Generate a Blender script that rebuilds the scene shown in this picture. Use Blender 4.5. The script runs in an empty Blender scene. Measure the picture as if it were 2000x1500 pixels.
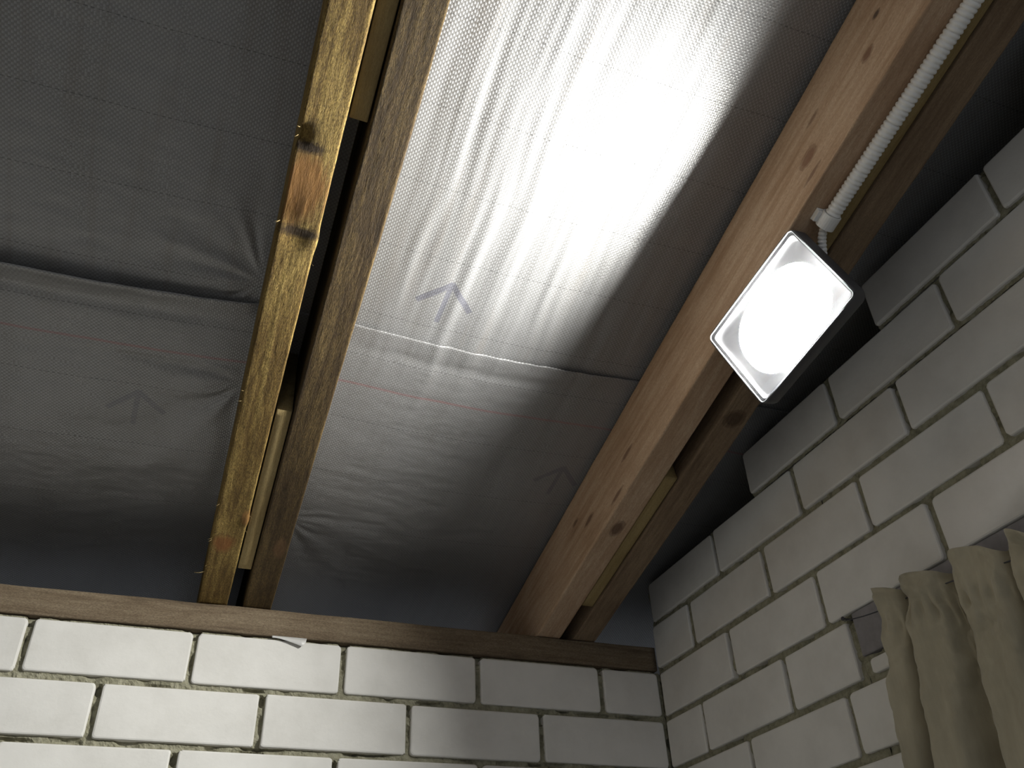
import bpy, math, random
import numpy as np
from mathutils import Matrix, Vector

random.seed(7)
rng = np.random.default_rng(7)
C = bpy.context.scene.collection
scene = bpy.context.scene

# ------------------------------------------------------------------ camera, world, exposure
Z0 = 2.2                      # underside of the wall plate above the floor (m)
R = ((0.93370182, -0.35609028, -0.03742478),
     (0.1818391, 0.56163073, -0.80715888),
     (0.30844034, 0.74684043, 0.58914678))       # rows: right, down, forward
cam_d = bpy.data.cameras.new('camera')
cam = bpy.data.objects.new('camera', cam_d); C.objects.link(cam)
M = Matrix([[R[0][0], -R[1][0], -R[2][0], -0.95285],
            [R[0][1], -R[1][1], -R[2][1], -1.58056],
            [R[0][2], -R[1][2], -R[2][2], -0.57046 + Z0],
            [0, 0, 0, 1]])
cam.matrix_world = M
cam_d.sensor_width = 36.0; cam_d.sensor_fit = 'HORIZONTAL'
cam_d.lens = 36.0 * 1692.187 / 2000.0
cam_d.clip_start = 0.02
scene.camera = cam

world = bpy.data.worlds.new('world'); scene.world = world; world.use_nodes = True
bg = world.node_tree.nodes['Background']
bg.inputs['Color'].default_value = (0.84, 0.90, 1.0, 1)
bg.inputs['Strength'].default_value = 0.24
LAMP_STRENGTH = 410.0
scene.view_settings.view_transform = 'Standard'
scene.view_settings.look = 'None'
scene.view_settings.gamma = 1.0
scene.view_settings.use_curve_mapping = False
scene.view_settings.exposure = 0.68

SL = math.radians(14.0); TS = math.tan(SL); CS = math.cos(SL); SS = math.sin(SL)
H = 0.0975                    # brick course
L = 0.2618                    # brick pitch along a course

# ------------------------------------------------------------------ helpers
def _hash(ix, iy, seed):
    n = (ix.astype(np.int64) * 374761393 + iy.astype(np.int64) * 668265263 + seed * 974634777) & 0xffffffff
    n = ((n ^ (n >> 13)) * 1274126177) & 0xffffffff
    n = n ^ (n >> 16)
    return (n & 0xffff) / 32767.5 - 1.0

def vnoise(x, y, seed=0):
    x = np.asarray(x, float); y = np.asarray(y, float)
    ix = np.floor(x); iy = np.floor(y); fx = x - ix; fy = y - iy
    fx = fx * fx * fx * (fx * (fx * 6 - 15) + 10); fy = fy * fy * fy * (fy * (fy * 6 - 15) + 10)
    a = _hash(ix, iy, seed); b = _hash(ix + 1, iy, seed); c = _hash(ix, iy + 1, seed); d = _hash(ix + 1, iy + 1, seed)
    return (a * (1 - fx) + b * fx) * (1 - fy) + (c * (1 - fx) + d * fx) * fy

def fbm(x, y, octv=3, seed=0):
    s = 0; a = 1; t = 0
    for i in range(octv):
        s = s + a * vnoise(x * 2 ** i + 13.7 * i, y * 2 ** i - 7.3 * i, seed + i); t += a; a *= .5
    return s / t

def mesh_obj(name, verts, faces, mat, parent=None, smooth=True, mats=None, midx=None):
    me = bpy.data.meshes.new(name)
    me.from_pydata([tuple(v) for v in verts], [], [tuple(int(i) for i in f) for f in faces])
    for m in (mats or [mat]): me.materials.append(m)
    if midx is not None: me.polygons.foreach_set('material_index', midx)
    me.polygons.foreach_set('use_smooth', [smooth] * len(me.polygons))
    me.update()
    o = bpy.data.objects.new(name, me); C.objects.link(o)
    if parent is not None: o.parent = parent
    return o

def empty(name, loc=(0, 0, 0), mat=None):
    o = bpy.data.objects.new(name, None); C.objects.link(o); o.empty_display_size = .05
    if mat is not None: o.matrix_world = mat
    else: o.location = loc
    return o

def tag(o, label, cat, group=None, kind=None):
    o['label'] = label; o['category'] = cat
    if group: o['group'] = group
    if kind: o['kind'] = kind
    return o

class MB:
    """collects simple solids into one mesh"""
    def __init__(s): s.v = []; s.f = []; s.m = []
    def add(s, v, f, m=0):
        b = len(s.v); s.v += [tuple(p) for p in v]; s.f += [tuple(i + b for i in q) for q in f]; s.m += [m] * len(f)
    def box(s, lo, hi, m=0):
        x0, y0, z0 = lo; x1, y1, z1 = hi
        s.add([(x0, y0, z0), (x1, y0, z0), (x1, y1, z0), (x0, y1, z0), (x0, y0, z1), (x1, y0, z1), (x1, y1, z1), (x0, y1, z1)],
              [(0, 3, 2, 1), (4, 5, 6, 7), (0, 1, 5, 4), (1, 2, 6, 5), (2, 3, 7, 6), (3, 0, 4, 7)], m)
    def loops(s, rings, m=0, cap=True, closed=True):
        """rings: list of equal length point loops, skinned in order"""
        n = len(rings[0]); v = [p for r in rings for p in r]; f = []
        for i in range(len(rings) - 1):
            for j in range(n if closed else n - 1):
                k = (j + 1) % n
                f.append((i * n + j, i * n + k, (i + 1) * n + k, (i + 1) * n + j))
        if cap:
            f.append(tuple(range(n))[::-1]); f.append(tuple((len(rings) - 1) * n + j for j in range(n)))
        s.add(v, f, m)
    def build(s, name, mat, parent=None, smooth=True, mats=None):
        return mesh_obj(name, s.v, s.f, mat, parent, smooth, mats, s.m if mats else None)

def rrect(w, h, r, n=5, cx=0, cy=0):
    """rounded rectangle outline, ccw"""
    pts = []
    for (sx, sy, a0) in ((1, 1, 0), (-1, 1, 90), (-1, -1, 180), (1, -1, 270)):
        for i in range(n + 1):
            a = math.radians(a0 + 90 * i / n)
            pts.append((cx + sx * (w / 2 - r) + r * math.cos(a), cy + sy * (h / 2 - r) + r * math.sin(a)))
    return pts

def bevel(o, w=.001, seg=2, angle=35):
    b = o.modifiers.new('bevel', 'BEVEL'); b.width = w; b.segments = seg; b.limit_method = 'ANGLE'; b.angle_limit = math.radians(angle)

def ring_tube(path, rad, nseg=14):
    """rings around a poly path; rad = function(arc length)"""
    path = [Vector(p) for p in path]; rings = []; s = 0
    up = Vector((.3, .1, 1)).normalized()
    for i, p in enumerate(path):
        t = (path[min(i + 1, len(path) - 1)] - path[max(i - 1, 0)]).normalized()
        a = t.cross(up).normalized(); b = t.cross(a)
        if i: s += (p - path[i - 1]).length
        r = rad(s)
        rings.append([p + r * (math.cos(2 * math.pi * k / nseg) * a + math.sin(2 * math.pi * k / nseg) * b) for k in range(nseg)])
    return rings

# ------------------------------------------------------------------ materials
class NT:
    def __init__(s, name):
        s.m = bpy.data.materials.new(name); s.m.use_nodes = True; s.t = s.m.node_tree
        s.b = s.t.nodes['Principled BSDF']; s.out = s.t.nodes['Material Output']
        s.co = s.t.nodes.new('ShaderNodeTexCoord').outputs['Object']
    def n(s, typ, **kw):
        nd = s.t.nodes.new(typ)
        for k, v in kw.items(): setattr(nd, k, v)
        return nd
    def l(s, a, b): s.t.links.new(a, b)
    def setin(s, sock, v):
        if isinstance(v, bpy.types.NodeSocket): s.l(v, sock)
        else: sock.default_value = v
    def math(s, op, a, b=None, clamp=False):
        nd = s.n('ShaderNodeMath', operation=op); nd.use_clamp = clamp
        s.setin(nd.inputs[0], a)
        if b is not None: s.setin(nd.inputs[1], b)
        return nd.outputs[0]
    def mapv(s, scale=(1, 1, 1), loc=(0, 0, 0), rot=(0, 0, 0), src=None):
        nd = s.n('ShaderNodeMapping'); s.l(src or s.co, nd.inputs['Vector'])
        nd.inputs['Scale'].default_value = scale; nd.inputs['Location'].default_value = loc; nd.inputs['Rotation'].default_value = rot
        return nd.outputs[0]
    def noise(s, vec, scale, detail=4, rough=.6, dist=0):
        nd = s.n('ShaderNodeTexNoise'); s.l(vec, nd.inputs['Vector'])
        nd.inputs['Scale'].default_value = scale; nd.inputs['Detail'].default_value = detail
        nd.inputs['Roughness'].default_value = rough; nd.inputs['Distortion'].default_value = dist
        return nd.outputs['Fac']
    def ramp(s, fac, stops):
        nd = s.n('ShaderNodeValToRGB'); s.l(fac, nd.inputs['Fac']); cr = nd.color_ramp
        while len(cr.elements) < len(stops): cr.elements.new(.5)
        for e, (p, c) in zip(cr.elements, stops):
            e.position = p; e.color = (c, c, c, 1) if isinstance(c, (int, float)) else (*c, 1)
        return nd.outputs['Color']
    def mix(s, fac, a, b, mode='MIX'):
        nd = s.n('ShaderNodeMix', data_type='RGBA', blend_type=mode)
        s.setin(nd.inputs['Factor'], fac)
        for sock, v in ((nd.inputs[6], a), (nd.inputs[7], b)):
            if isinstance(v, tuple): sock.default_value = (*v, 1)
            else: s.setin(sock, v)
        return nd.outputs[2]
    def bump(s, height, dist, strength=1.0, normal=None):
        nd = s.n('ShaderNodeBump'); s.l(height, nd.inputs['Height'])
        nd.inputs['Distance'].default_value = dist; nd.inputs['Strength'].default_value = strength
        if normal is not None: s.l(normal, nd.inputs['Normal'])
        return nd.outputs['Normal']
    def fin(s, col=None, rough=None, nrm=None, **kw):
        if col is not None: s.setin(s.b.inputs['Base Color'], (*col, 1) if isinstance(col, tuple) else col)
        if rough is not None: s.setin(s.b.inputs['Roughness'], rough)
        if nrm is not None: s.l(nrm, s.b.inputs['Normal'])
        for k, v in kw.items(): s.b.inputs[k.replace('_', ' ')].default_value = v
        return s.m

def wood(name, dark, mid, light, seed=0, knots=(), fuzz=.0012, fuzz_str=1.0, ring=.0006, streak=1.0, speckle=.45):
    w = NT(name)
    off = (seed * 1.37, seed * 2.11, seed * .73)
    g = w.noise(w.mapv((1, .05, 1), off), 75, 6, .65, .6)            # long grain
    g2 = w.noise(w.mapv((1, .12, 1), off), 240, 5, .7, .2)
    g3 = w.noise(w.mapv((1, .5, 1), off), 14, 3, .5)
    fac = w.math('ADD', w.math('MULTIPLY', g, .6 * streak), w.math('ADD', w.math('MULTIPLY', g2, .3), w.math('MULTIPLY', g3, .35)))
    col = w.ramp(fac, [(.40, dark), (.58, mid), (.78, light)])
    # rough sawn hairs, combed slightly across the grain
    fz = w.noise(w.mapv((1, .33, 1), off, (0, 0, math.radians(14))), 760, 6, .78, .3)
    fz2 = w.noise(w.mapv((1, .25, 1), off, (0, 0, math.radians(-8))), 190, 4, .7, .5)
    speck = w.ramp(fz, [(.40, 0.0), (.60, 1.0)])
    col = w.mix(w.math('MULTIPLY', w.math('SUBTRACT', 1.0, speck), speckle), col, dark)
    hk = None
    for (kx, ky, kz, rx, ry, rz, kc, amt) in knots:
        vm = w.mapv((1 / rx, 1 / ry, 1 / rz), (-kx / rx, -ky / ry, -kz / rz))
        ln = w.n('ShaderNodeVectorMath', operation='LENGTH'); w.l(vm, ln.inputs[0])
        wob = w.math('ADD', ln.outputs['Value'], w.math('ADD', w.math('MULTIPLY', w.math('SUBTRACT', g3, .5), 1.3), w.math('MULTIPLY', w.math('SUBTRACT', g2, .5), .7)))
        mask = w.ramp(wob, [(.55, 1.0), (1.05, 0.0)])
        rim = w.ramp(wob, [(.72, 0.0), (.95, 1.0), (1.2, 0.0)])
        col = w.mix(w.math('MULTIPLY', mask, amt), col, kc)
        col = w.mix(w.math('MULTIPLY', rim, amt * .35), col, tuple(c * .35 for c in kc))
        rr = w.math('SINE', w.math('MULTIPLY', wob, 11))
        hk2 = w.math('MULTIPLY', w.math('MULTIPLY', rr, mask), .12)
        hk = hk2 if hk is None else w.math('ADD', hk, hk2)
    n1 = w.bump(fz, fuzz, fuzz_str)
    n2 = w.bump(w.math('ADD', fz2, g), ring * 2, 1.0, n1)
    if hk is not None: n2 = w.bump(hk, .0015, .8, n2)
    return w.fin(col, .82, n2, Specular_IOR_Level=.25)

ORANGE = (.30, .13, .035)
# ------------------------------------------------------------------ frames on the roof slope
def slope_matrix(x, h):
    """origin where the plane h meets the back wall face; local -y runs up the slope, local z is its normal"""
    return Matrix.Translation((x, 0, Z0 + h)) @ Matrix.Rotation(-SL, 4, 'X')

# ------------------------------------------------------------------ brick walls
def brick_mat():
    w = NT('sand_lime_brick')
    a = w.noise(w.mapv((1, 1, 1)), 9, 5, .6); b = w.noise(w.mapv((1, 1, 1), (3, 1, 2)), 140, 5, .7)
    col = w.ramp(a, [(.3, (.60, .58, .535)), (.55, (.68, .66, .615)), (.75, (.72, .70, .655))])
    sp = w.ramp(w.noise(w.mapv((1, 1, 1), (7, 5, 3)), 55, 6, .75), [(.72, 0.0), (.82, .35)])
    col = w.mix(sp, col, (.30, .27, .21))
    n = w.bump(b, .0005, .5); n = w.bump(w.noise(w.mapv((1, 1, 1), (1, 8, 2)), 22, 3, .5), .0016, .5, n)
    return w.fin(col, .75, n, Specular_IOR_Level=.3)
def mortar_mat():
    w = NT('cement_mortar')
    a = w.noise(w.mapv((1, 1, 1)), 60, 6, .75); b = w.noise(w.mapv((1, 1, 1), (4, 2, 1)), 420, 4, .75)
    col = w.ramp(a, [(.30, (.14, .13, .085)), (.50, (.30, .285, .20)), (.72, (.40, .38, .285))])
    n = w.bump(b, .0015, .9); n = w.bump(a, .003, .8, n)
    return w.fin(col, .92, n, Specular_IOR_Level=.15)
BR = brick_mat(); MO = mortar_mat()

def place(wall, s, d, z):
    """s along the wall from the corner, d depth into the wall, z above plate line"""
    return (-s, d, z + Z0) if wall == 'b' else (d, -s, z + Z0)

def add_brick(mb, wall, s0, s1, z0, z1, seed, front=0.0):
    rr = random.Random(seed)
    w = s1 - s0; h = z1 - z0
    if w < .01 or h < .008: return
    tilt = rr.uniform(-.0015, .0015); dd = front + rr.uniform(-.0012, .0012)
    cr = min(rr.uniform(.004, .008), w * .3, h * .3)
    out = rrect(w, h, cr, 4, (s0 + s1) / 2, (z0 + z1) / 2)
    jit = [rr.uniform(-.0006, .0006) for _ in out]
    def ring(inset, dep):
        r = []
        for (p, q), j in zip(out, jit):
            cx, cz = (s0 + s1) / 2, (z0 + z1) / 2
            p2 = cx + (p - cx) * (1 - 2 * inset / w) + j * (1 if inset < .002 else .3)
            q2 = cz + (q - cz) * (1 - 2 * inset / h) + j * .8
            r.append(place(wall, p2, dd + dep + tilt * (p - cx) / w * 2, q2))
        return r
    rings = [ring(0, .05), ring(0, .0028), ring(.0009, .0009), ring(.003, 0.0)]
    if wall == 'b': rings = [r[::-1] for r in rings]
    n = len(rings[0]); v = [p for r in rings for p in r]; f = []
    for i in range(3):
        for j in range(n):
            k = (j + 1) % n; f.append((i * n + k, i * n + j, (i + 1) * n + j, (i + 1) * n + k))
    f.append(tuple(3 * n + j for j in range(n))[::-1])
    f = [q[::-1] for q in f] if wall == 'b' else f
    mb.add(v, f, 0)

def mortar_face(mb, wall, s0, s1, z0, z1, step, pits, seed):
    """rough struck mortar surface, a displaced sheet just behind the brick faces"""
    S = np.linspace(s0, s1, max(2, int((s1 - s0) / step) + 1)); Zs = np.linspace(z0, z1, max(2, int((z1 - z0) / step) + 1))
    gs, gz = np.meshgrid(S, Zs)
    d = .0062 + .0022 * fbm(gs * 55, gz * 55, 3, seed) + .0018 * fbm(gs * 210, gz * 210, 2, seed + 9)
    d += .006 * np.clip(fbm(gs * 30, gz * 42, 2, seed + 4) - .30, 0, 1) * 3
    for (ps, pz, rs, rz, dep) in pits:
        q = ((gs - ps) / rs) ** 2 + ((gz - pz) / rz) ** 2
        d += dep * np.clip(1 - q, 0, 1) ** .5
    nz, ns = gs.shape
    if wall == 'b': P = np.stack([-gs, d, gz + Z0], -1)
    else: P = np.stack([d, -gs, gz + Z0], -1)
    idx = np.arange(nz * ns).reshape(nz, ns)
    a, b, c, e = idx[:-1, :-1].ravel(), idx[:-1, 1:].ravel(), idx[1:, 1:].ravel(), idx[1:, :-1].ravel()
    F = np.stack([a, e, c, b], -1) if wall == 'b' else np.stack([a, e, c, b], -1)
    mb.add(P.reshape(-1, 3).tolist(), F.tolist(), 1)

JT = .0105
def course(mb, wall, k, off, send, sstart=0.0, skip=None):
    z1 = k * H - JT / 2; z0 = (k - 1) * H + JT / 2
    edges = [sstart]
    s = off
    while s < send:
        if s > sstart + .03: edges.append(s)
        s += L
    edges.append(send)
    for i in range(len(edges) - 1):
        a, b = edges[i], edges[i + 1]
        rr = random.Random((k + 50) * 131 + i * 17 + (3 if wall == 'b' else 0))
        ja = JT / 2 + rr.uniform(-.0012, .0012); jb = JT / 2 + rr.uniform(-.0012, .0012)
        if i == 0 and sstart == 0: ja = .003
        zz0, zz1 = z0 + rr.uniform(-.0008, .0012), z1 + rr.uniform(-.0012, .0006)
        if skip and skip(a, b): continue
        add_brick(mb, wall, a + ja, b - jb, zz0, zz1, (k + 40) * 97 + i * 13 + (0 if wall == 'b' else 5))

WT = .25
# back wall
mb = MB()
mb.box((-3.2, .018, 0), (WT, WT, Z0 - .001), 1)
pits = []
for n_ in range(5):
    pits.append((.136 + L * n_, -.004, .009, .014, .022)); pits.append((.136 + L * n_, -.060 + .01 * (n_ % 3), .004, .018, .006))
for n_ in range(5):
    pits.append((.271 + L * n_, -H - .016, .006, .010, .018)); pits.append((.271 + L * n_, -H - .055, .004, .016, .005))
    pits.append((.136 + L * n_, -2 * H - .02, .006, .010, .018))
for _ in range(26):
    pits.append((random.uniform(.05, 1.35), -random.choice([0, 1, 2]) * H - random.uniform(-.004, .004), random.uniform(.01, .05), random.uniform(.0015, .004), random.uniform(.004, .012)))
mortar_face(mb, 'b', -.005, 1.45, -.36, -.0015, .0028, pits, 3)
mortar_face(mb, 'b', 1.45, 3.2, -Z0 + .002, -.0015, .05, [], 3)
mortar_face(mb, 'b', -.005, 1.45, -Z0 + .002, -.36, .05, [], 3)
for k in range(0, -23, -1):
    course(mb, 'b', k, .136 if k % 2 == 0 else .271, 3.2)
wall_back = mb.build('wall_back', BR, mats=[BR, MO], smooth=False)
tag(wall_back, 'white sand-lime brick wall with recessed grey mortar under the timber plate', 'wall', kind='structure')

# right wall, stepped up under the roof
mb = MB()
LS, LZ = .577, -.160          # end and underside of the lintel
SEND = 3.6
mb.box((.018, -SEND, 0), (WT, .016, Z0 + 2 * H), 1)
steps = {3: .408, 4: .800, 5: 1.19, 6: 1.585, 7: 1.98, 8: 2.37, 9: 2.76, 10: 3.15}
for k, s in steps.items():
    mb.box((.018, -SEND, Z0 + (k - 1) * H), (WT, -s - .004, Z0 + k * H - .002), 1)
    mortar_face(mb, 'r', s + .004, 2.0 if k < 7 else SEND, (k - 1) * H, k * H - .003, .004 if k < 6 else .03, [], 20 + k)
mortar_face(mb, 'r', -.005, LS + .002, -.40, 2 * H - .003, .0032, [(.57, -.10, .007, .006, .02)], 11)
mortar_face(mb, 'r', LS + .002, 1.4, -.0915, 2 * H - .003, .0036, [], 12)
mortar_face(mb, 'r', LS + .002, 1.4, -.40, LZ, .0036, [], 12)
mortar_face(mb, 'r', 1.4, SEND, -.0915, 2 * H - .003, .05, [], 13)
mortar_face(mb, 'r', 1.4, SEND, -.40, LZ, .05, [], 13)
mortar_face(mb, 'r', -.005, SEND, -Z0 + .002, -.40, .05, [], 14)
for k in range(-22, 11):
    off = {1: .147, 0: .261, -1: .138, 2: .272, 3: .147, 4: .276}.get(k, .140 if k % 2 else .266)
    if k == -1:
        z1 = k * H - JT / 2; z0 = (k - 1) * H + JT / 2
        add_brick(mb, 'r', .003, .138 - .005, z0, z1, 501)
        add_brick(mb, 'r', .138 + .005, .400 - .005, z0, z1, 502)
        add_brick(mb, 'r', .400 + .005, .566, z0, z1, 503)
        for i in range(6):
            add_brick(mb, 'r', .592 + i * L, .592 + (i + 1) * L - .011, z0, LZ - .008, 510 + i)
        continue
    course(mb, 'r', k, off if k < 3 else steps[k] + L, SEND, steps.get(k, 0.0))
wall_right = mb.build('wall_right', BR, mats=[BR, MO], smooth=False)
tag(wall_right, 'white sand-lime brick gable wall whose top courses step up beneath the sloping roof', 'wall', kind='structure')

# floor, left wall, roof deck; added eave and verge boards block outside light
def conc():
    w = NT('concrete'); a = w.noise(w.mapv(), 8, 6, .7)
    return w.fin(w.ramp(a, [(.3, (.24, .24, .245)), (.7, (.36, .36, .365))]), .9, w.bump(a, .004, .5))
CON = conc()
mb = MB(); mb.box((-3.2, -SEND, -.1), (WT, WT, 0)); fl = mb.build('floor', CON, smooth=False); tag(fl, 'grey concrete floor of the shed', 'floor', kind='structure')
mb = MB(); mb.box((-3.4, -SEND, 0), (-3.2, WT, Z0 + .1))
v = [(-3.4, WT, Z0 + .1), (-3.2, WT, Z0 + .1), (-3.2, -SEND, Z0 + .1), (-3.4, -SEND, Z0 + .1), (-3.4, -SEND, Z0 + .19 + SEND * TS), (-3.2, -SEND, Z0 + .19 + SEND * TS), (-3.2, WT, Z0 + .12), (-3.4, WT, Z0 + .12)]
mb.add(v, [(3, 2, 5, 4), (2, 1, 6, 5), (0, 3, 4, 7), (4, 5, 6, 7), (1, 0, 7, 6)])
wl = mb.build('wall_left', BR, smooth=False); tag(wl, 'pale plain wall on the far left side of the shed', 'wall', kind='structure')
deckm = wood('deck_wood', (.05, .035, .02), (.12, .08, .045), (.2, .14, .08), 5)
mb = MB(); mb.box((-3.5, -4.0, .022), (.45, .60, .045))
ce = mb.build('ceiling', deckm, smooth=False); ce.matrix_world = slope_matrix(0, .20); tag(ce, 'sloping board deck of the roof above the grey underlay', 'ceiling', kind='structure')
mb = MB(); mb.box((-3.5, .42, Z0 - .15), (.42, .44, Z0 + .11)); e1 = mb.build('trim_1', deckm, smooth=False); tag(e1, 'unseen timber eave board added to keep outside light out behind the brick wall', 'trim', kind='structure')
mb = MB()
for (a, b) in ((.42, .44),):
    zt = lambda y: Z0 + .20 - y * TS + .015
    y0, y1 = .44, -4.0
    mb.add([(a, y0, zt(y0) - .25), (b, y0, zt(y0) - .25), (b, y1, zt(y1) - .25), (a, y1, zt(y1) - .25), (a, y0, zt(y0)), (b, y0, zt(y0)), (b, y1, zt(y1)), (a, y1, zt(y1))],
           [(0, 1, 2, 3), (4, 7, 6, 5), (0, 4, 5, 1), (1, 5, 6, 2), (2, 6, 7, 3), (3, 7, 4, 0)])
e2 = mb.build('trim_2', deckm, smooth=False); tag(e2, 'unseen timber verge board added against light leaking in beyond the right wall', 'trim', kind='structure')

# ------------------------------------------------------------------ woven roof underlay
def foil(kind):
    w = NT('woven_silver_underlay')
    w_ = .0033
    sep = w.n('ShaderNodeSeparateXYZ'); w.l(w.co, sep.inputs[0])
    X, Y = sep.outputs[0], sep.outputs[1]
    # two families of flat tapes, over and under each other
    ang = math.radians(0)
    fx = w.math('ABSOLUTE', w.math('SINE', w.math('MULTIPLY', X, math.pi / w_)))
    fy = w.math('ABSOLUTE', w.math('SINE', w.math('MULTIPLY', Y, math.pi / w_)))
    chk = w.n('ShaderNodeTexChecker'); w.l(w.co, chk.inputs['Vector']); chk.inputs['Scale'].default_value = 1 / w_
    over = chk.outputs['Fac']
    hx = w.math('POWER', fx, .6); hy = w.math('POWER', fy, .6)
    a = w.math('MULTIPLY', over, hx); b = w.math('MULTIPLY', w.math('SUBTRACT', 1.0, over), w.math('MULTIPLY', hy, .72))
    hgt = w.math('ADD', a, b)
    blot = w.noise(w.mapv((1, .35, 1)), 7, 4, .6)
    base = w.ramp(blot, [(.3, (.225, .22, .21)), (.6, (.275, .27, .265)), (.8, (.25, .24, .22))])
    base = w.mix(w.math('MULTIPLY', over, .55), base, (.42, .42, .42))  # over tapes lightened: sheen of the weave put into the colour
    stv = w.noise(w.mapv((1, .09, 1)), 38, 3, .55)
    base = w.mix(w.ramp(stv, [(.54, 0.0), (.72, .26 if kind == 'upper' else .07)]), base, (.20, .165, .13))
    # printed marks: the overlap line, thin black tracer threads, arrows
    def band(sock, c, hw):
        return w.math('LESS_THAN', w.math('ABSOLUTE', w.math('SUBTRACT', sock, c)), hw)
    V = w.math('MULTIPLY', Y, -1.0)
    return w, base, hgt, over, X, V, band, blot

def membrane_mat(kind):
    w, base, hgt, over, X, V, band, blot = foil(kind)
    dash = w.math('GREATER_THAN', w.math('SINE', w.math('MULTIPLY', X, 700.0)), -.25)
    threads = {'upper': [.554, .681, .795, .91, 1.03, 1.15], 'lower': [.468, .325, .19, .05]}[kind]
    wob = w.math('MULTIPLY', w.math('SUBTRACT', blot, .5), .006)
    Vw = w.math('ADD', V, wob)
    t = None
    for c in threads:
        b = band(Vw, c, .0007); t = b if t is None else w.math('MAXIMUM', t, b)
    t = w.math('MULTIPLY', w.math('MULTIPLY', t, dash), .5)
    col = w.mix(t, base, (.05, .05, .05))
    if kind == 'lower':
        col = w.mix(w.math('MULTIPLY', band(Vw, .405, .0024), .30), col, (.42, .10, .10))
    # arrows, printed every 0.44 m: shaft and two barbs
    def seg(p, q, hw):
        (x0, y0), (x1, y1) = p, q; dx, dy = x1 - x0, y1 - y0; ln = math.hypot(dx, dy); dx /= ln; dy /= ln
        ax = w.math('SUBTRACT', X, x0); ay = w.math('SUBTRACT', V, y0)
        al = w.math('ADD', w.math('MULTIPLY', ax, dx), w.math('MULTIPLY', ay, dy))
        ac = w.math('ABSOLUTE', w.math('SUBTRACT', w.math('MULTIPLY', ax, dy), w.math('MULTIPLY', ay, dx)))
        return w.math('MULTIPLY', w.math('MULTIPLY', w.math('GREATER_THAN', al, 0.0), w.math('LESS_THAN', al, ln)), w.math('LESS_THAN', ac, hw))
    tips = {'upper': [(-.650, .640, .62)], 'lower': [(-.318, .292, .40), (-1.083, .310, .30)]}[kind]
    for (tx, tv, am) in tips:
        m = seg((tx - .004, tv - .075), (tx, tv), .0042)
        m = w.math('MAXIMUM', m, seg((tx - .046, tv - .042), (tx + .002, tv + .002), .0048))
        m = w.math('MAXIMUM', m, seg((tx + .043, tv - .044), (tx, tv + .002), .0048))
        col = w.mix(w.math('MULTIPLY', m, am), col, (.13, .13, .17))
    n = w.bump(w.noise(w.mapv((1, 1, 1)), 320, 2, .5), .0004, .5)
    n = w.bump(hgt, .00042, .8, n)
    rough = w.math('ADD', w.math('MULTIPLY', over, -.07), .44)
    return w.fin(col, rough, n, Metallic=.35, Specular_IOR_Level=.5)

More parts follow.
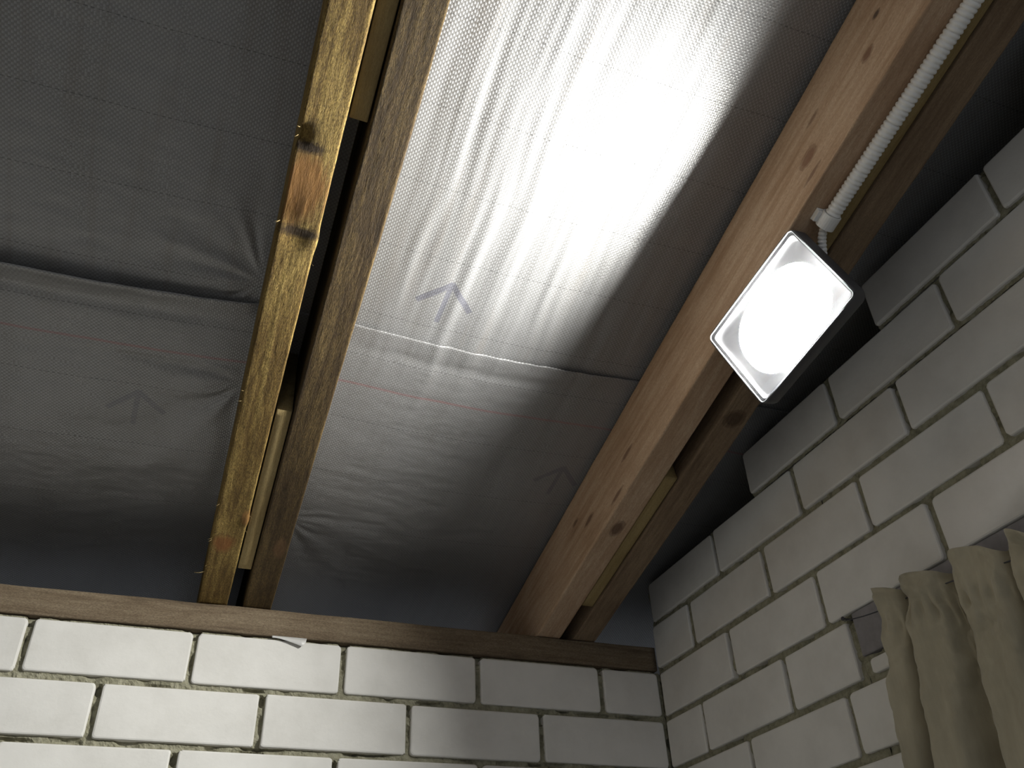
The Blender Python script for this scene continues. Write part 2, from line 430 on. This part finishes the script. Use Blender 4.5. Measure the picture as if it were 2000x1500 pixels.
def sheet(name, kind, v0, v1, zoff, label):
    xs = np.concatenate([np.linspace(-3.45, -1.45, 21)[:-1], np.linspace(-1.45, .02, 370), np.linspace(.02, .42, 9)[1:]])
    if kind == 'lower': vs = np.concatenate([np.linspace(v0, -.12, 12)[:-1], np.linspace(-.12, v1, 170)])
    else: vs = np.concatenate([np.linspace(v0, 1.45, 250)[:-1], np.linspace(1.45, v1, 24)])
    gx, gv = np.meshgrid(xs, vs)
    # how free the sheet hangs between rafter pairs (0 on the boards)
    bayR = np.clip((gx + .795) / .52, 0, 1); fR = np.sin(np.pi * bayR) * ((gx > -.795) & (gx < -.275))
    bayL = np.clip((gx + 1.58) / .65, 0, 1); fL = np.sin(np.pi * bayL) * ((gx > -1.58) & (gx < -.93))
    bayE = np.clip((gx + .14) / .14, 0, 1); fE = np.sin(np.pi * bayE) * ((gx > -.14) & (gx < 0))
    free = np.clip(fR + fL + fE, 0, 1) ** .5
    z = np.zeros_like(gx)
    z -= .010 * fR + .014 * fL                                     # sag
    # pleats running up the slope in the right bay, tiny cockles everywhere
    skew = gx + .10 * (gv - .5) * (gx + .5) + .012 * fbm(gv * 4, gx * 3, 2, 5)
    up = 1 / (1 + np.exp(-(gv - .50) / .03))
    pl = fbm(skew * 34, gv * 1.8, 3, 21); pl2 = fbm(skew * 78, gv * 4.5, 2, 25)
    z += (fR ** .5) * (up * (.0026 * pl + .0014 * pl2) + (1 - up) * (.0007 * pl + .0004 * pl2))
    ck = fbm(gx * 19 + 2 * gv, gv * 62, 3, 31) + .45 * fbm(gx * 60, gv * 150, 2, 35)
    z += free * ck * (.0010 * (gx < -.8) + .0009 * (1 - up) * (gx > -.8) + .0002 * up * (gx > -.8))
    z += free * .003 * fbm(gx * 5, gv * 7, 2, 41)
    # tension folds that fan out from fixing points on the left rafter pair
    for (px, pv, n_, amp, sgn, rad) in ((-.925, .56, 7, .0024, 1, .17), (-.925, .36, 4.5, .0024, -1, .36), (-.80, .045, 7, .0008, -1, .2)):
        side = (gx < px) if px < -.85 else (gx > px)
        dx = np.abs(gx - px) + 1e-4; dv = gv - pv
        r = np.hypot(dx, dv); th = np.arctan2(dv, dx)
        z += side * amp * np.exp(-(r / rad) ** 2) * np.sin(th * n_ * 1.6 + 3 * fbm(th * 2, r * 6, 2, 50)) * np.clip(r / .05, 0, 1) * np.clip(dx / .03, 0, 1) * (sgn * dv > -.03)
    if kind == 'lower':
        # free top edge hangs a little proud of the upper sheet, deeper on the left
        e = np.exp(-((v1 - gv) / .022) ** 2)
        z -= e * free * (.0035 + .010 * (gx < -.93))
        z += .010 * np.exp(-((gv - (v1 - .045)) / .012) ** 2) * free * .25
    z += zoff
    z = np.minimum(z, .019)
    P = np.stack([gx, -gv, z], -1)
    if kind == 'lower':                                            # gently uneven edge
        P[-1, :, 1] -= .0006 * fbm(xs * 60, xs * 0, 2, 3)
    P2 = P.copy(); P2[..., 2] += .0009
    nv, nx = gx.shape; idx = np.arange(nv * nx).reshape(nv, nx); N = nv * nx
    a, b, c, e = idx[:-1, :-1].ravel(), idx[:-1, 1:].ravel(), idx[1:, 1:].ravel(), idx[1:, :-1].ravel()
    F = np.stack([a, b, c, e], -1); G = np.stack([a, e, c, b], -1) + N
    eT = idx[-1, :]; T = np.stack([eT[:-1], eT[1:], eT[1:] + N, eT[:-1] + N], -1)
    eB = idx[0, :]; Bf = np.stack([eB[1:], eB[:-1], eB[:-1] + N, eB[1:] + N], -1)
    V = np.concatenate([P.reshape(-1, 3), P2.reshape(-1, 3)])
    o = mesh_obj(name, V.tolist(), np.concatenate([F, G, T, Bf]).tolist(), membrane_mat(kind))
    o.matrix_world = slope_matrix(0, .20)
    return o
sh_u = sheet('roofing_underlay', 'upper', .46, 3.95, .0125, '')
tag(sh_u, 'upper sheet of woven silver grey roof underlay, its printed arrow lit by the floodlight', 'roofing sheet', 'woven roof underlay sheets')
sh_l = sheet('roofing_underlay', 'lower', -.55, .526, .0085, '')
tag(sh_l, 'lower sheet of woven grey roof underlay with a thin red line across it', 'roofing sheet', 'woven roof underlay sheets')

# ------------------------------------------------------------------ rafters
def board(name, x0, x1, mat, label, seed, rough=.0006, wane=(), dep=.1455, y0=-3.9, y1=.40, cr=.0022, group=None):
    wd = x1 - x0; h = dep
    ys = np.concatenate([np.linspace(y0, -1.5, 25)[:-1], np.linspace(-1.5, .02, 420), np.linspace(.02, y1, 12)[1:]])
    # cross section, bottom finely divided
    sec = []
    nb = 26
    for i in range(nb + 1): sec.append((-wd / 2 + cr + (wd - 2 * cr) * i / nb, 0.0, 0, -1))
    sec.append((wd / 2 - cr * .3, cr * .3, .7, -.7))
    for i in range(nb): sec.append((wd / 2, cr + (h - 2 * cr) * i / (nb - 1), 1, 0))
    for i in range(4): sec.append((wd / 2 - cr - (wd - 2 * cr) * i / 3, h, 0, 1))
    for i in range(nb): sec.append((-wd / 2, h - cr - (h - 2 * cr) * i / (nb - 1), -1, 0))
    sec.append((-wd / 2 + cr * .3, cr * .3, -.7, -.7))
    n = len(sec); sa = np.array(sec); arc = np.cumsum(np.r_[0, np.hypot(*np.diff(sa[:, :2], axis=0).T)])
    A, Yg = np.meshgrid(arc, ys)
    d = rough * (fbm(A * 260, Yg * 75, 3, seed) + .9 * fbm(A * 90, Yg * 12, 2, seed + 3))
    P = np.zeros((len(ys), n, 3))
    P[..., 0] = sa[None, :, 0] + sa[None, :, 2] * d
    P[..., 2] = sa[None, :, 1] + sa[None, :, 3] * d
    P[..., 1] = Yg
    P[..., 0] += .0012 * vnoise(Yg * 2.3, Yg * 0, seed + 7)
    # knot swellings and chipped arrises
    for (kx, ky, kz, r, amp) in wane:
        q = np.exp(-(((P[..., 0] - kx)) ** 2 + ((Yg - ky) * .7) ** 2 + (P[..., 2] - kz) ** 2) / r ** 2)
        P[..., 0] += sa[None, :, 2] * amp * q; P[..., 2] += sa[None, :, 3] * amp * q
    # seat cut over the wall plate
    zmin = Yg * TS + .0012
    P[..., 2] = np.where(Yg > 0, np.maximum(P[..., 2], zmin), P[..., 2])
    P[..., 2] = np.minimum(P[..., 2], dep)
    V = P.reshape(-1, 3); ny = len(ys); idx = np.arange(ny * n).reshape(ny, n)
    nx_ = np.roll(idx, -1, axis=1)
    F = np.stack([idx[:-1].ravel(), idx[1:].ravel(), nx_[1:].ravel(), nx_[:-1].ravel()], -1).tolist()
    F.append(list(idx[0])); F.append(list(idx[-1])[::-1])
    F = [q[::-1] for q in F]
    o = mesh_obj(name, V.tolist(), F, mat); o.matrix_world = slope_matrix((x0 + x1) / 2, .05)
    return tag(o, label, 'rafter', group)

def vy(y): return y / CS     # horizontal distance to distance along the slope
G1 = ((.050, .028, .007), (.24, .150, .040), (.60, .42, .13))
G2 = ((.25, .15, .085), (.44, .29, .18), (.60, .44, .30))
mA = wood('rough_sawn_spruce_warm', *G1, 1, knots=[
    (-.002, vy(-.835), 0, .034, .062, .03, (.27, .13, .035), .95), (-.010, vy(-.885), 0, .030, .010, .02, (.035, .02, .008), .95),
    (.006, vy(-.772), 0, .034, .010, .02, (.035, .02, .008), .95),
    (-.006, vy(-.165), 0, .022, .030, .03, (.26, .10, .03), .8), (.022, vy(-.235), 0, .010, .022, .02, (.33, .16, .05), .7)], fuzz=.0013, ring=.0007, speckle=.8)
mB = wood('rough_sawn_spruce_brown', (.026, .015, .005), (.085, .052, .018), (.21, .14, .05), 2, fuzz=.0014, ring=.0006, speckle=.8,
          knots=[(.01, vy(-.17), 0, .012, .03, .02, (.17, .09, .04), .5)])
mC = wood('planed_pine_pale', *G2, 3, fuzz=.0005, fuzz_str=.6, ring=.0003, streak=1.15, knots=[
    (-.0275, vy(-1.17), .055, .012, .014, .008, (.17, .08, .045), .8), (-.0275, vy(-1.21), .085, .01, .008, .004, (.04, .025, .02), .8),
    (-.0275, vy(-1.03), .050, .012, .020, .011, (.20, .10, .06), .75), (-.0275, vy(-1.02), .022, .010, .022, .004, (.17, .09, .06), .7), (-.0275, vy(-1.07), .09, .01, .016, .005, (.15, .08, .05), .6),
    (-.0275, vy(-.46), .060, .012, .022, .005, (.14, .07, .045), .7), (-.0275, vy(-.40), .018, .012, .030, .005, (.14, .07, .045), .75),
    (-.0275, vy(-.29), .055, .012, .020, .005, (.10, .05, .03), .7), (-.0275, vy(-.24), .09, .012, .014, .004, (.10, .05, .03), .7),
    (-.002, vy(-.335), 0, .012, .022, .01, (.10, .05, .03), .8)])
mD = wood('planed_pine_grey', (.10, .065, .04), (.22, .15, .09), (.33, .24, .15), 4, fuzz=.0008, ring=.0004, knots=[(0, vy(-.62), 0, .02, .02, .02, (.06, .035, .02), .8)])
mS = wood('spacer_pine', (.17, .115, .045), (.31, .225, .095), (.42, .32, .15), 6, fuzz=.0006, ring=.0003)
GR = 'paired rafter boards under the roof'
rA = board('rafter_board', -.927, -.877, mA, 'rough golden rafter board with an orange knot, left board of the left pair', 11, .00022,
      wane=[(-.022, vy(-.900), 0, .010, -.0045), (-.022, vy(-.80), 0, .022, -.002), (-.024, vy(-.765), 0, .012, .003), (.02, vy(-.765), 0, .012, .002), (.022, vy(-.23), 0, .01, .002), (-.024, vy(-.2), 0, .014, .0015)], group=GR)
board('rafter_board', -.8505, -.8005, mB, 'rough dark brown rafter board, right board of the left pair beside the lit underlay', 17, .00022, group=GR)
board('rafter_board', -.270, -.218, mC, 'pale smooth rafter board with small knots, left board of the pair the floodlight hangs from', 23, .00025, group=GR)
board('rafter_board', -.190, -.140, mD, 'dull grey-brown rafter board, the one nearest the right brick wall', 29, .0005, group=GR)
# loose splinters on the left board
rs = random.Random(5)
def sliver(base, dirv, ln, w_):
    b = Vector(base); d = Vector(dirv).normalized(); s = d.cross(Vector((0, 0, 1))).normalized() * w_; u = Vector((0, 0, w_ * .6))
    m_ = b + d * ln * .5 + Vector((0, 0, -.1 * ln)); e = b + d * ln
    sp = MB(); sp.loops([[b + s, b + u, b - s, b - u], [m_ + s * .7, m_ + u * .7, m_ - s * .7, m_ - u * .7], [e + s * .1, e + u * .1, e - s * .1, e - u * .1]])
    sp.build('splinter', mS, rA, smooth=False)
sliver((-.024, vy(-.085), .003), (-1, .05, -.25), .020, .0013)
for (y, side) in ((-.26, -1), (-.175, -1), (-.172, -1), (-.105, -1), (-.48, -1), (-.50, -1), (-.24, 1), (-.20, 1), (-.77, 1), (-.745, 1), (-.735, 1), (-.785, -1), (-.78, -1), (-.90, -1), (-.905, -1)):
    sliver((side * .0245, vy(y) + rs.uniform(-.004, .004), .001), (side * .8, rs.uniform(-.6, .6), -.5), rs.uniform(.004, .009), .0005)
def block(x0, x1, ya, yb, z0, label, seed):
    mb = MB(); n = 30; rings = []
    for i in range(n + 1):
        y = ya + (yb - ya) * i / n
        rings.append([(p[0], y + .0007 * vnoise(p[0] * 300, p[1] * 300 + seed, seed), p[1]) for p in rrect(x1 - x0 - .0030, .138, .0015, 2, 0, z0 + .069)])
    mb.loops(rings[::1])
    o = mb.build('spacer_block', mS); o.data.flip_normals(); o.matrix_world = slope_matrix((x0 + x1) / 2, .05)
    return tag(o, label, 'wood block', 'spacer blocks between paired rafter boards')
block(-.8765, -.851, vy(-.475), vy(-.104), .0022, 'golden spacer block wedged in the left rafter pair near the back wall', 1)
block(-.8765, -.851, -1.9, vy(-.930), .0075, 'spacer block in the left rafter pair at the top of the photo', 2)
block(-.2175, -.1905, vy(-.47), vy(-.105), .004, 'spacer block in the right rafter pair below and behind the floodlight', 3)
block(-.2175, -.1905, -1.9, vy(-.90), .004, 'spacer block in the right rafter pair beside the white conduit', 4)

# ------------------------------------------------------------------ wall plate
pm = wood('weathered_plate_wood', (.060, .042, .026), (.19, .14, .088), (.30, .235, .155), 8, fuzz=.0008, ring=.0005, speckle=.6)
n = 260; xs = np.linspace(-3.19, -.0015, n); rings = []
sec = rrect(.12, .0490, .003, 2, .060, .0255)
for i, x in enumerate(xs):
    dy = .0014 * vnoise(x * 9, 0, 3); dz = .0008 * vnoise(x * 14, 2, 5)
    rings.append([(x, p[0] + dy * (p[0] < .01), p[1] + Z0 + (dz if p[1] > .03 else 0)) for p in sec])
mb = MB(); mb.loops(rings); pl = mb.build('wall_plate', pm)
# rotate grain: build in local space so that the board's length is local y
pl.data.transform(Matrix.Rotation(math.radians(-90), 4, 'Z')); pl.matrix_world = Matrix.Rotation(math.radians(90), 4, 'Z')
tag(pl, 'long weathered timber wall plate lying on top of the back brick wall', 'timber beam')

# loose scrap of foil hanging from under the plate
scm = NT('scrap_foil').fin((.62, .61, .58), .35)
mb = MB(); N_ = 26; top = []; bot = []
for i in range(N_ + 1):
    t = i / N_; x = -.792 + .062 * t
    top.append((x, -.0035, Z0 + .0005)); bot.append((x - .002 * t, -.0045 - .004 * t, Z0 - .0035 - .017 * max(0, t - .10) ** 1.3 * (1 if t < .9 else 1 - (t - .9) * 6)))
mb.loops([[a for a in top], [b for b in bot]], cap=False, closed=False)
sc = mb.build('plastic_scrap', scm); sm = sc.modifiers.new('thickness', 'SOLIDIFY'); sm.thickness = .0004
tag(sc, 'torn scrap of pale plastic film sticking out beneath the timber wall plate', 'plastic scrap')

# ------------------------------------------------------------------ lintel, nail and cord
lm = NT('grey_lintel_concrete')
a_ = lm.noise(lm.mapv(), 30, 5, .65)
lm = lm.fin(lm.ramp(a_, [(.3, (.20, .185, .19)), (.7, (.27, .255, .26))]), .85, lm.bump(lm.noise(lm.mapv(), 200, 4, .7), .0008, .6))
mb = MB(); mb.box((.003, -2.1, Z0 + LZ + .001), (.018, -LS - .0005, Z0 - .0925))
li = mb.build('window_lintel', lm, smooth=False); bevel(li, .003, 3)
tag(li, 'grey concrete lintel set in the right brick wall above and left of the curtain', 'lintel')
st = NT('dull_steel').fin((.10, .10, .11), .5, Metallic=.8)
mb = MB(); mb.loops(ring_tube([(.02, -.573, Z0 - .1005), (-.009, -.573, Z0 - .1000)], lambda s: .0013, 8)); mb.loops(ring_tube([(-.009, -.573, Z0 - .1), (-.0105, -.573, Z0 - .1)], lambda s: .0032, 10))
nl = mb.build('nail', st, smooth=False); tag(nl, 'dark nail in the mortar beside the lintel, holding the curtain cord', 'nail')

# ------------------------------------------------------------------ curtain
def curtain():
    w = NT('olive_linen')
    a = w.noise(w.mapv((1, 1, .15)), 90, 4, .6); b = w.noise(w.mapv((1, 1, 1), (2, 2, 2)), 7, 3, .5)
    col = w.ramp(w.math('ADD', w.math('MULTIPLY', a, .4), w.math('MULTIPLY', b, .6)), [(.3, (.29, .26, .185)), (.7, (.43, .385, .28))])
    bm = w.n('ShaderNodeTexBrick'); nrm = w.bump(w.noise(w.mapv((1, 1, 1)), 900, 2, .5), .0004, .6)
    m = w.fin(col, .9, nrm, Specular_IOR_Level=.12)
    try:
        w.b.inputs['Sheen Weight'].default_value = .25
    except Exception: pass
    nu, nv = 520, 230
    u = np.linspace(0, 1, nu)
    tt = np.linspace(0, 1, nv) ** 1.6                              # denser near the heading
    U, T = np.meshgrid(u, tt)
    top = -.108; Z = top - T * 1.15
    dz = top - Z                                                   # distance under the heading
    yl = -.697 + .034 * np.clip(dz / .30, 0, 1.3)
    yr = -1.42 - .10 * np.clip(dz / .5, 0, 1)
    Y = yl + (yr - yl) * U
    # folds: phase per width, narrowed at the gather tape and relaxed lower down
    n_f = 10.5
    ph = 2 * np.pi * (n_f * U + .22 * np.sin(2 * np.pi * 2.3 * U + .4) + .16 * vnoise(U * 9, T * 0, 4)) + .9 * dz / .3 * np.sin(U * 9 + 1)
    low = np.clip((dz - .055) / .20, 0, 1)
    head = np.clip(1 - dz / .055, 0, 1)
    amp = .014 + .024 * low + .004 * head
    f = np.sin(ph) + .32 * np.sin(2 * ph + 1.1 + 2 * U)
    cr = fbm(U * 36 + 2 * dz, dz * 30, 4, 9)
    f = 2.3 * (np.clip((f + 1.1) / 2.3, 0, 1) ** 1.9) - 1.0
    X = -.048 + amp * f * -1 + .010 * cr * (1 - .6 * low) - .006 * low
    X += -.012 * head * fbm(U * 30, dz * 40, 2, 14)
    # gathered pucker lines of the heading tape
    X += .0035 * np.sin(U * 2 * np.pi * 64 + 2 * cr) * np.exp(-((dz - .050) / .018) ** 2)
    Y += .010 * np.cos(ph) * (1 - .4 * low) + .004 * fbm(U * 34, dz * 30, 2, 17)
    Z = Z + head * (.010 * fbm(U * 22, T * 0, 2, 19) + .008 * np.sin(ph + .8)) * (dz < .06)
    Z = Z - .14 * np.clip(-Y - .70, 0, .26) * (1 - low)
    X = np.minimum(X, -.0125)
    P = np.stack([X, Y, Z + Z0], -1)
    idx = np.arange(nu * nv).reshape(nv, nu)
    F = np.stack([idx[:-1, :-1].ravel(), idx[:-1, 1:].ravel(), idx[1:, 1:].ravel(), idx[1:, :-1].ravel()], -1)
    o = mesh_obj('curtain', P.reshape(-1, 3).tolist(), F.tolist(), m)
    s = o.modifiers.new('cloth', 'SOLIDIFY'); s.thickness = .0011; s.offset = 0
    return o, P
cu, CP = curtain()
tag(cu, 'olive grey gathered curtain with a ruffled heading hanging on the right brick wall', 'curtain')
hx = float(CP[60, 6, 0]); hy = float(CP[60, 6, 1])
pts = [(-.0075, -.573, Z0 - .1035)] + [(-.0075 + (-.040 + .0075) * t, -.573 + (-.74 + .573) * t, Z0 - .1035 - .030 * t - .004 * math.sin(math.pi * t)) for t in (.15, .3, .5, .7, 1)] + [(-.046, -.95, Z0 - .162), (-.046, -1.50, Z0 - .162)]
mb = MB(); mb.loops(ring_tube(pts, lambda s: .0009, 6)); co = mb.build('cord', st, cu); co['label'] = 'thin dark hanging cord'

# ------------------------------------------------------------------ floodlight
pit, yaw, roll = SL, math.radians(-6.3), math.radians(72.7)
dL = Vector((math.sin(yaw) * math.cos(pit), math.cos(yaw) * math.cos(pit), -math.sin(pit)))
xh = Vector((math.cos(yaw), -math.sin(yaw), 0)); nh = xh.cross(dL)
uL = (math.cos(roll) * xh - math.sin(roll) * nh).normalized()
nL = -(uL.cross(dL))                                                # out of the glass, left and down
RM = Matrix([[uL.x, dL.x, nL.x], [uL.y, dL.y, nL.y], [uL.z, dL.z, nL.z]])
W_, H_ = .136, .195
corner = Vector((-0.27722, -0.95618, 0.27580 + Z0))
ctr = corner + uL * .138 / 2 + dL * .197 / 2
LM = Matrix.Translation(ctr) @ RM.to_4x4()
lamp = empty('floodlight', mat=LM)
tag(lamp, 'glowing LED floodlight with a grey housing, fixed under the right pair of rafters', 'lamp')
hm = NT('grey_cast_housing'); nn = hm.noise(hm.mapv(), 300, 3, .6)
hm = hm.fin((.085, .085, .09), .45, hm.bump(nn, .0003, .4), Metallic=.3)
al = NT('grey_reflector').fin((.035, .035, .037), .6, Specular_IOR_Level=.2)
def loop(w_, h_, r, z, n_=6): return [(p[0], p[1], z) for p in rrect(w_, h_, r, n_)]
ow, oh = W_ + .009, H_ + .009
mb = MB()
mb.loops([loop(ow - .004, oh - .004, .012, -.026), loop(ow, oh, .014, -.022), loop(ow, oh, .014, -.002), loop(ow - .003, oh - .003, .0125, .0005), loop(W_ + .003, H_ + .003, .007, .0005), loop(W_ + .003, H_ + .003, .007, -.0035), loop(W_ - .006, H_ - .006, .006, -.0035)], cap=False)
mb.build('frame', hm, lamp)
mb = MB()
mb.loops([loop(ow - .004, oh - .004, .012, -.026), loop(ow - .020, oh - .022, .012, -.036), loop(ow - .050, oh - .060, .01, -.042), loop(.02, .02, .004, -.0421)][::-1], cap=False)
for k in range(9):
    y = -.064 + .016 * k; mb.box((-.040, y - .0012, -.052), (.040, y + .0012, -.041))
mb.build('heat_sink', hm, lamp, smooth=False)
mb = MB(); mb.box((-.026, -.032, -.066), (.026, .032, -.051)); dr = mb.build('driver_box', hm, lamp, smooth=False); bevel(dr, .003, 3)
# dished reflector and LED plate
def ell(a, b, z, p=2.6, n_=72):
    r = []
    for i in range(n_):
        t = 2 * math.pi * (i + .5) / n_; c, s_ = math.cos(t), math.sin(t)
        k = (abs(c) ** p + abs(s_) ** p) ** (-1 / p); r.append((a * k * c, b * k * s_, z))
    return r
mb = MB()
mb.loops([ell(W_ / 2 - .0015, H_ / 2 - .0015, -.0036, 16), ell(W_ / 2 - .0050, H_ / 2 - .0050, -.0150, 14), ell(.0615, .081, -.0153, 2.3)], cap=False)
mb.build('reflector', al, lamp)
em = bpy.data.materials.new('led_light'); em.use_nodes = True; t_ = em.node_tree; t_.nodes.clear()
e_ = t_.nodes.new('ShaderNodeEmission'); e_.inputs['Color'].default_value = (1.0, .985, .955, 1); e_.inputs['Strength'].default_value = LAMP_STRENGTH
o_ = t_.nodes.new('ShaderNodeOutputMaterial'); t_.links.new(e_.outputs[0], o_.inputs[0])
mb = MB(); mb.loops([ell(.0615, .081, -.0164, 2.3), ell(.0615, .081, -.0150, 2.3)]); led = mb.build('led_panel', em, lamp, smooth=False); led['label'] = 'glowing white LED panel'
gm = bpy.data.materials.new('clear_glass'); gm.use_nodes = True; t_ = gm.node_tree; t_.nodes.clear()
tr = t_.nodes.new('ShaderNodeBsdfTransparent'); tr.inputs['Color'].default_value = (.97, .98, .98, 1)
gl = t_.nodes.new('ShaderNodeBsdfGlossy'); gl.inputs['Roughness'].default_value = .03
lw = t_.nodes.new('ShaderNodeLayerWeight'); pw = t_.nodes.new('ShaderNodeMath'); pw.operation = 'POWER'; pw.inputs[1].default_value = 5
t_.links.new(lw.outputs['Facing'], pw.inputs[0])
fr = t_.nodes.new('ShaderNodeMath'); fr.operation = 'MULTIPLY_ADD'; fr.inputs[1].default_value = .6; fr.inputs[2].default_value = .03
t_.links.new(pw.outputs[0], fr.inputs[0])
mx = t_.nodes.new('ShaderNodeMixShader'); o_ = t_.nodes.new('ShaderNodeOutputMaterial')
t_.links.new(fr.outputs[0], mx.inputs[0]); t_.links.new(tr.outputs[0], mx.inputs[1]); t_.links.new(gl.outputs[0], mx.inputs[2]); t_.links.new(mx.outputs[0], o_.inputs[0])
mb = MB(); mb.loops([loop(W_ + .001, H_ + .001, .006, -.0032), loop(W_ + .001, H_ + .001, .006, -.0006)]); mb.build('glass_pane', gm, lamp, smooth=False)
sm_ = NT('polished_seal').fin((.45, .46, .48), .3)
mb = MB(); mb.loops([loop(W_ + .0028, H_ + .0028, .007, -.0004), loop(W_ + .0024, H_ + .0024, .007, .0010), loop(W_ + .0010, H_ + .0010, .006, .0010), loop(W_ + .0006, H_ + .0006, .006, -.0004)], cap=False)
sl_ = mb.build('seal', sm_, lamp); sl_['label'] = 'thin pale seal around the glass'
# U bracket from the housing ends up to the rafter
inv = LM.inverted()
mb = MB()
mb.box((-.012, -.075, -.0575), (.012, -.071, -.030)); mb.box((-.012, .071, -.0575), (.012, .075, -.030)); mb.box((-.012, -.075, -.080), (.012, .075, -.0765))
mb.box((-.012, -.075, -.080), (.012, -.071, -.050)); mb.box((-.012, .071, -.080), (.012, .075, -.050))
mb.build('bracket', hm, lamp, smooth=False)

# ------------------------------------------------------------------ conduit and clip
cm = NT('white_corrugated_plastic').fin((.80, .80, .78), .45)
def on_slope(x, y, h): return Vector((x, y, Z0 + h - y * TS))
r0 = .0098; hh = .05 - (r0 + .0022) / CS
pB = on_slope(-.232, -.975, hh); pA = on_slope(-.205, -3.2, hh)
path = []; dist = (pA - pB).length; steps_ = int(1.3 / .0011)
dv = (pA - pB).normalized()
for i in range(steps_): path.append(pB + dv * (1.3 * i / steps_))
mb = MB(); PER = .0062
mb.loops(ring_tube(path, lambda s: r0 - .0014 + .0024 * (abs(math.cos(math.pi * s / PER)) ** .6), 16))
cd = mb.build('corrugated_conduit', cm); tag(cd, 'white corrugated cable conduit running up the underside of the right rafter pair', 'conduit')
# thin ribbed lead from the clip to the lamp
lead_end = LM @ Vector((-.030, -.062, -.060))
pts = []
q0 = pB + dv * .004; q3 = lead_end; q1 = q0 - dv * .03; q2 = q3 + Vector((-.0, -.03, .004))
for i in range(130):
    t = i / 129; a = (1 - t)
    pts.append(a ** 3 * q0 + 3 * a * a * t * q1 + 3 * a * t * t * q2 + t ** 3 * q3)
mb = MB(); mb.loops(ring_tube(pts, lambda s: .0050 + .0010 * abs(math.cos(math.pi * s / .0055)), 12))
ld = mb.build('cable_sleeve', cm, smooth=True)
ld.parent = lamp; ld.matrix_parent_inverse = LM.inverted(); ld['label'] = 'white ribbed cable sleeve'
# clip
cl = empty('conduit_clip', mat=Matrix.Translation(pB + dv * .006) @ Matrix.Rotation(-SL, 4, 'X'))
tag(cl, 'white plastic clip holding the corrugated conduit to the rafter just above the floodlight', 'clip')
mb = MB()
arc = [math.radians(a) for a in range(-160, 141, 15)]
ri, ro = r0 + .0012, r0 + .0034
outer = [(ro * math.sin(a), -ro * math.cos(a)) for a in arc]; inner = [(ri * math.sin(a), -ri * math.cos(a)) for a in arc][::-1]
loop2 = outer + inner
mb.loops([[(p[0], y, p[1]) for p in loop2] for y in (-.011, .009)])
mb.build('clip_jaw', cm, cl, smooth=False)
mb = MB(); mb.box((-.019, -.010, .0085), (.008, .008, .0118)); mb.box((-.019, -.009, .003), (-.0125, .007, .009)); b_ = mb.build('clip_base', cm, cl, smooth=False); bevel(b_, .0008, 2)
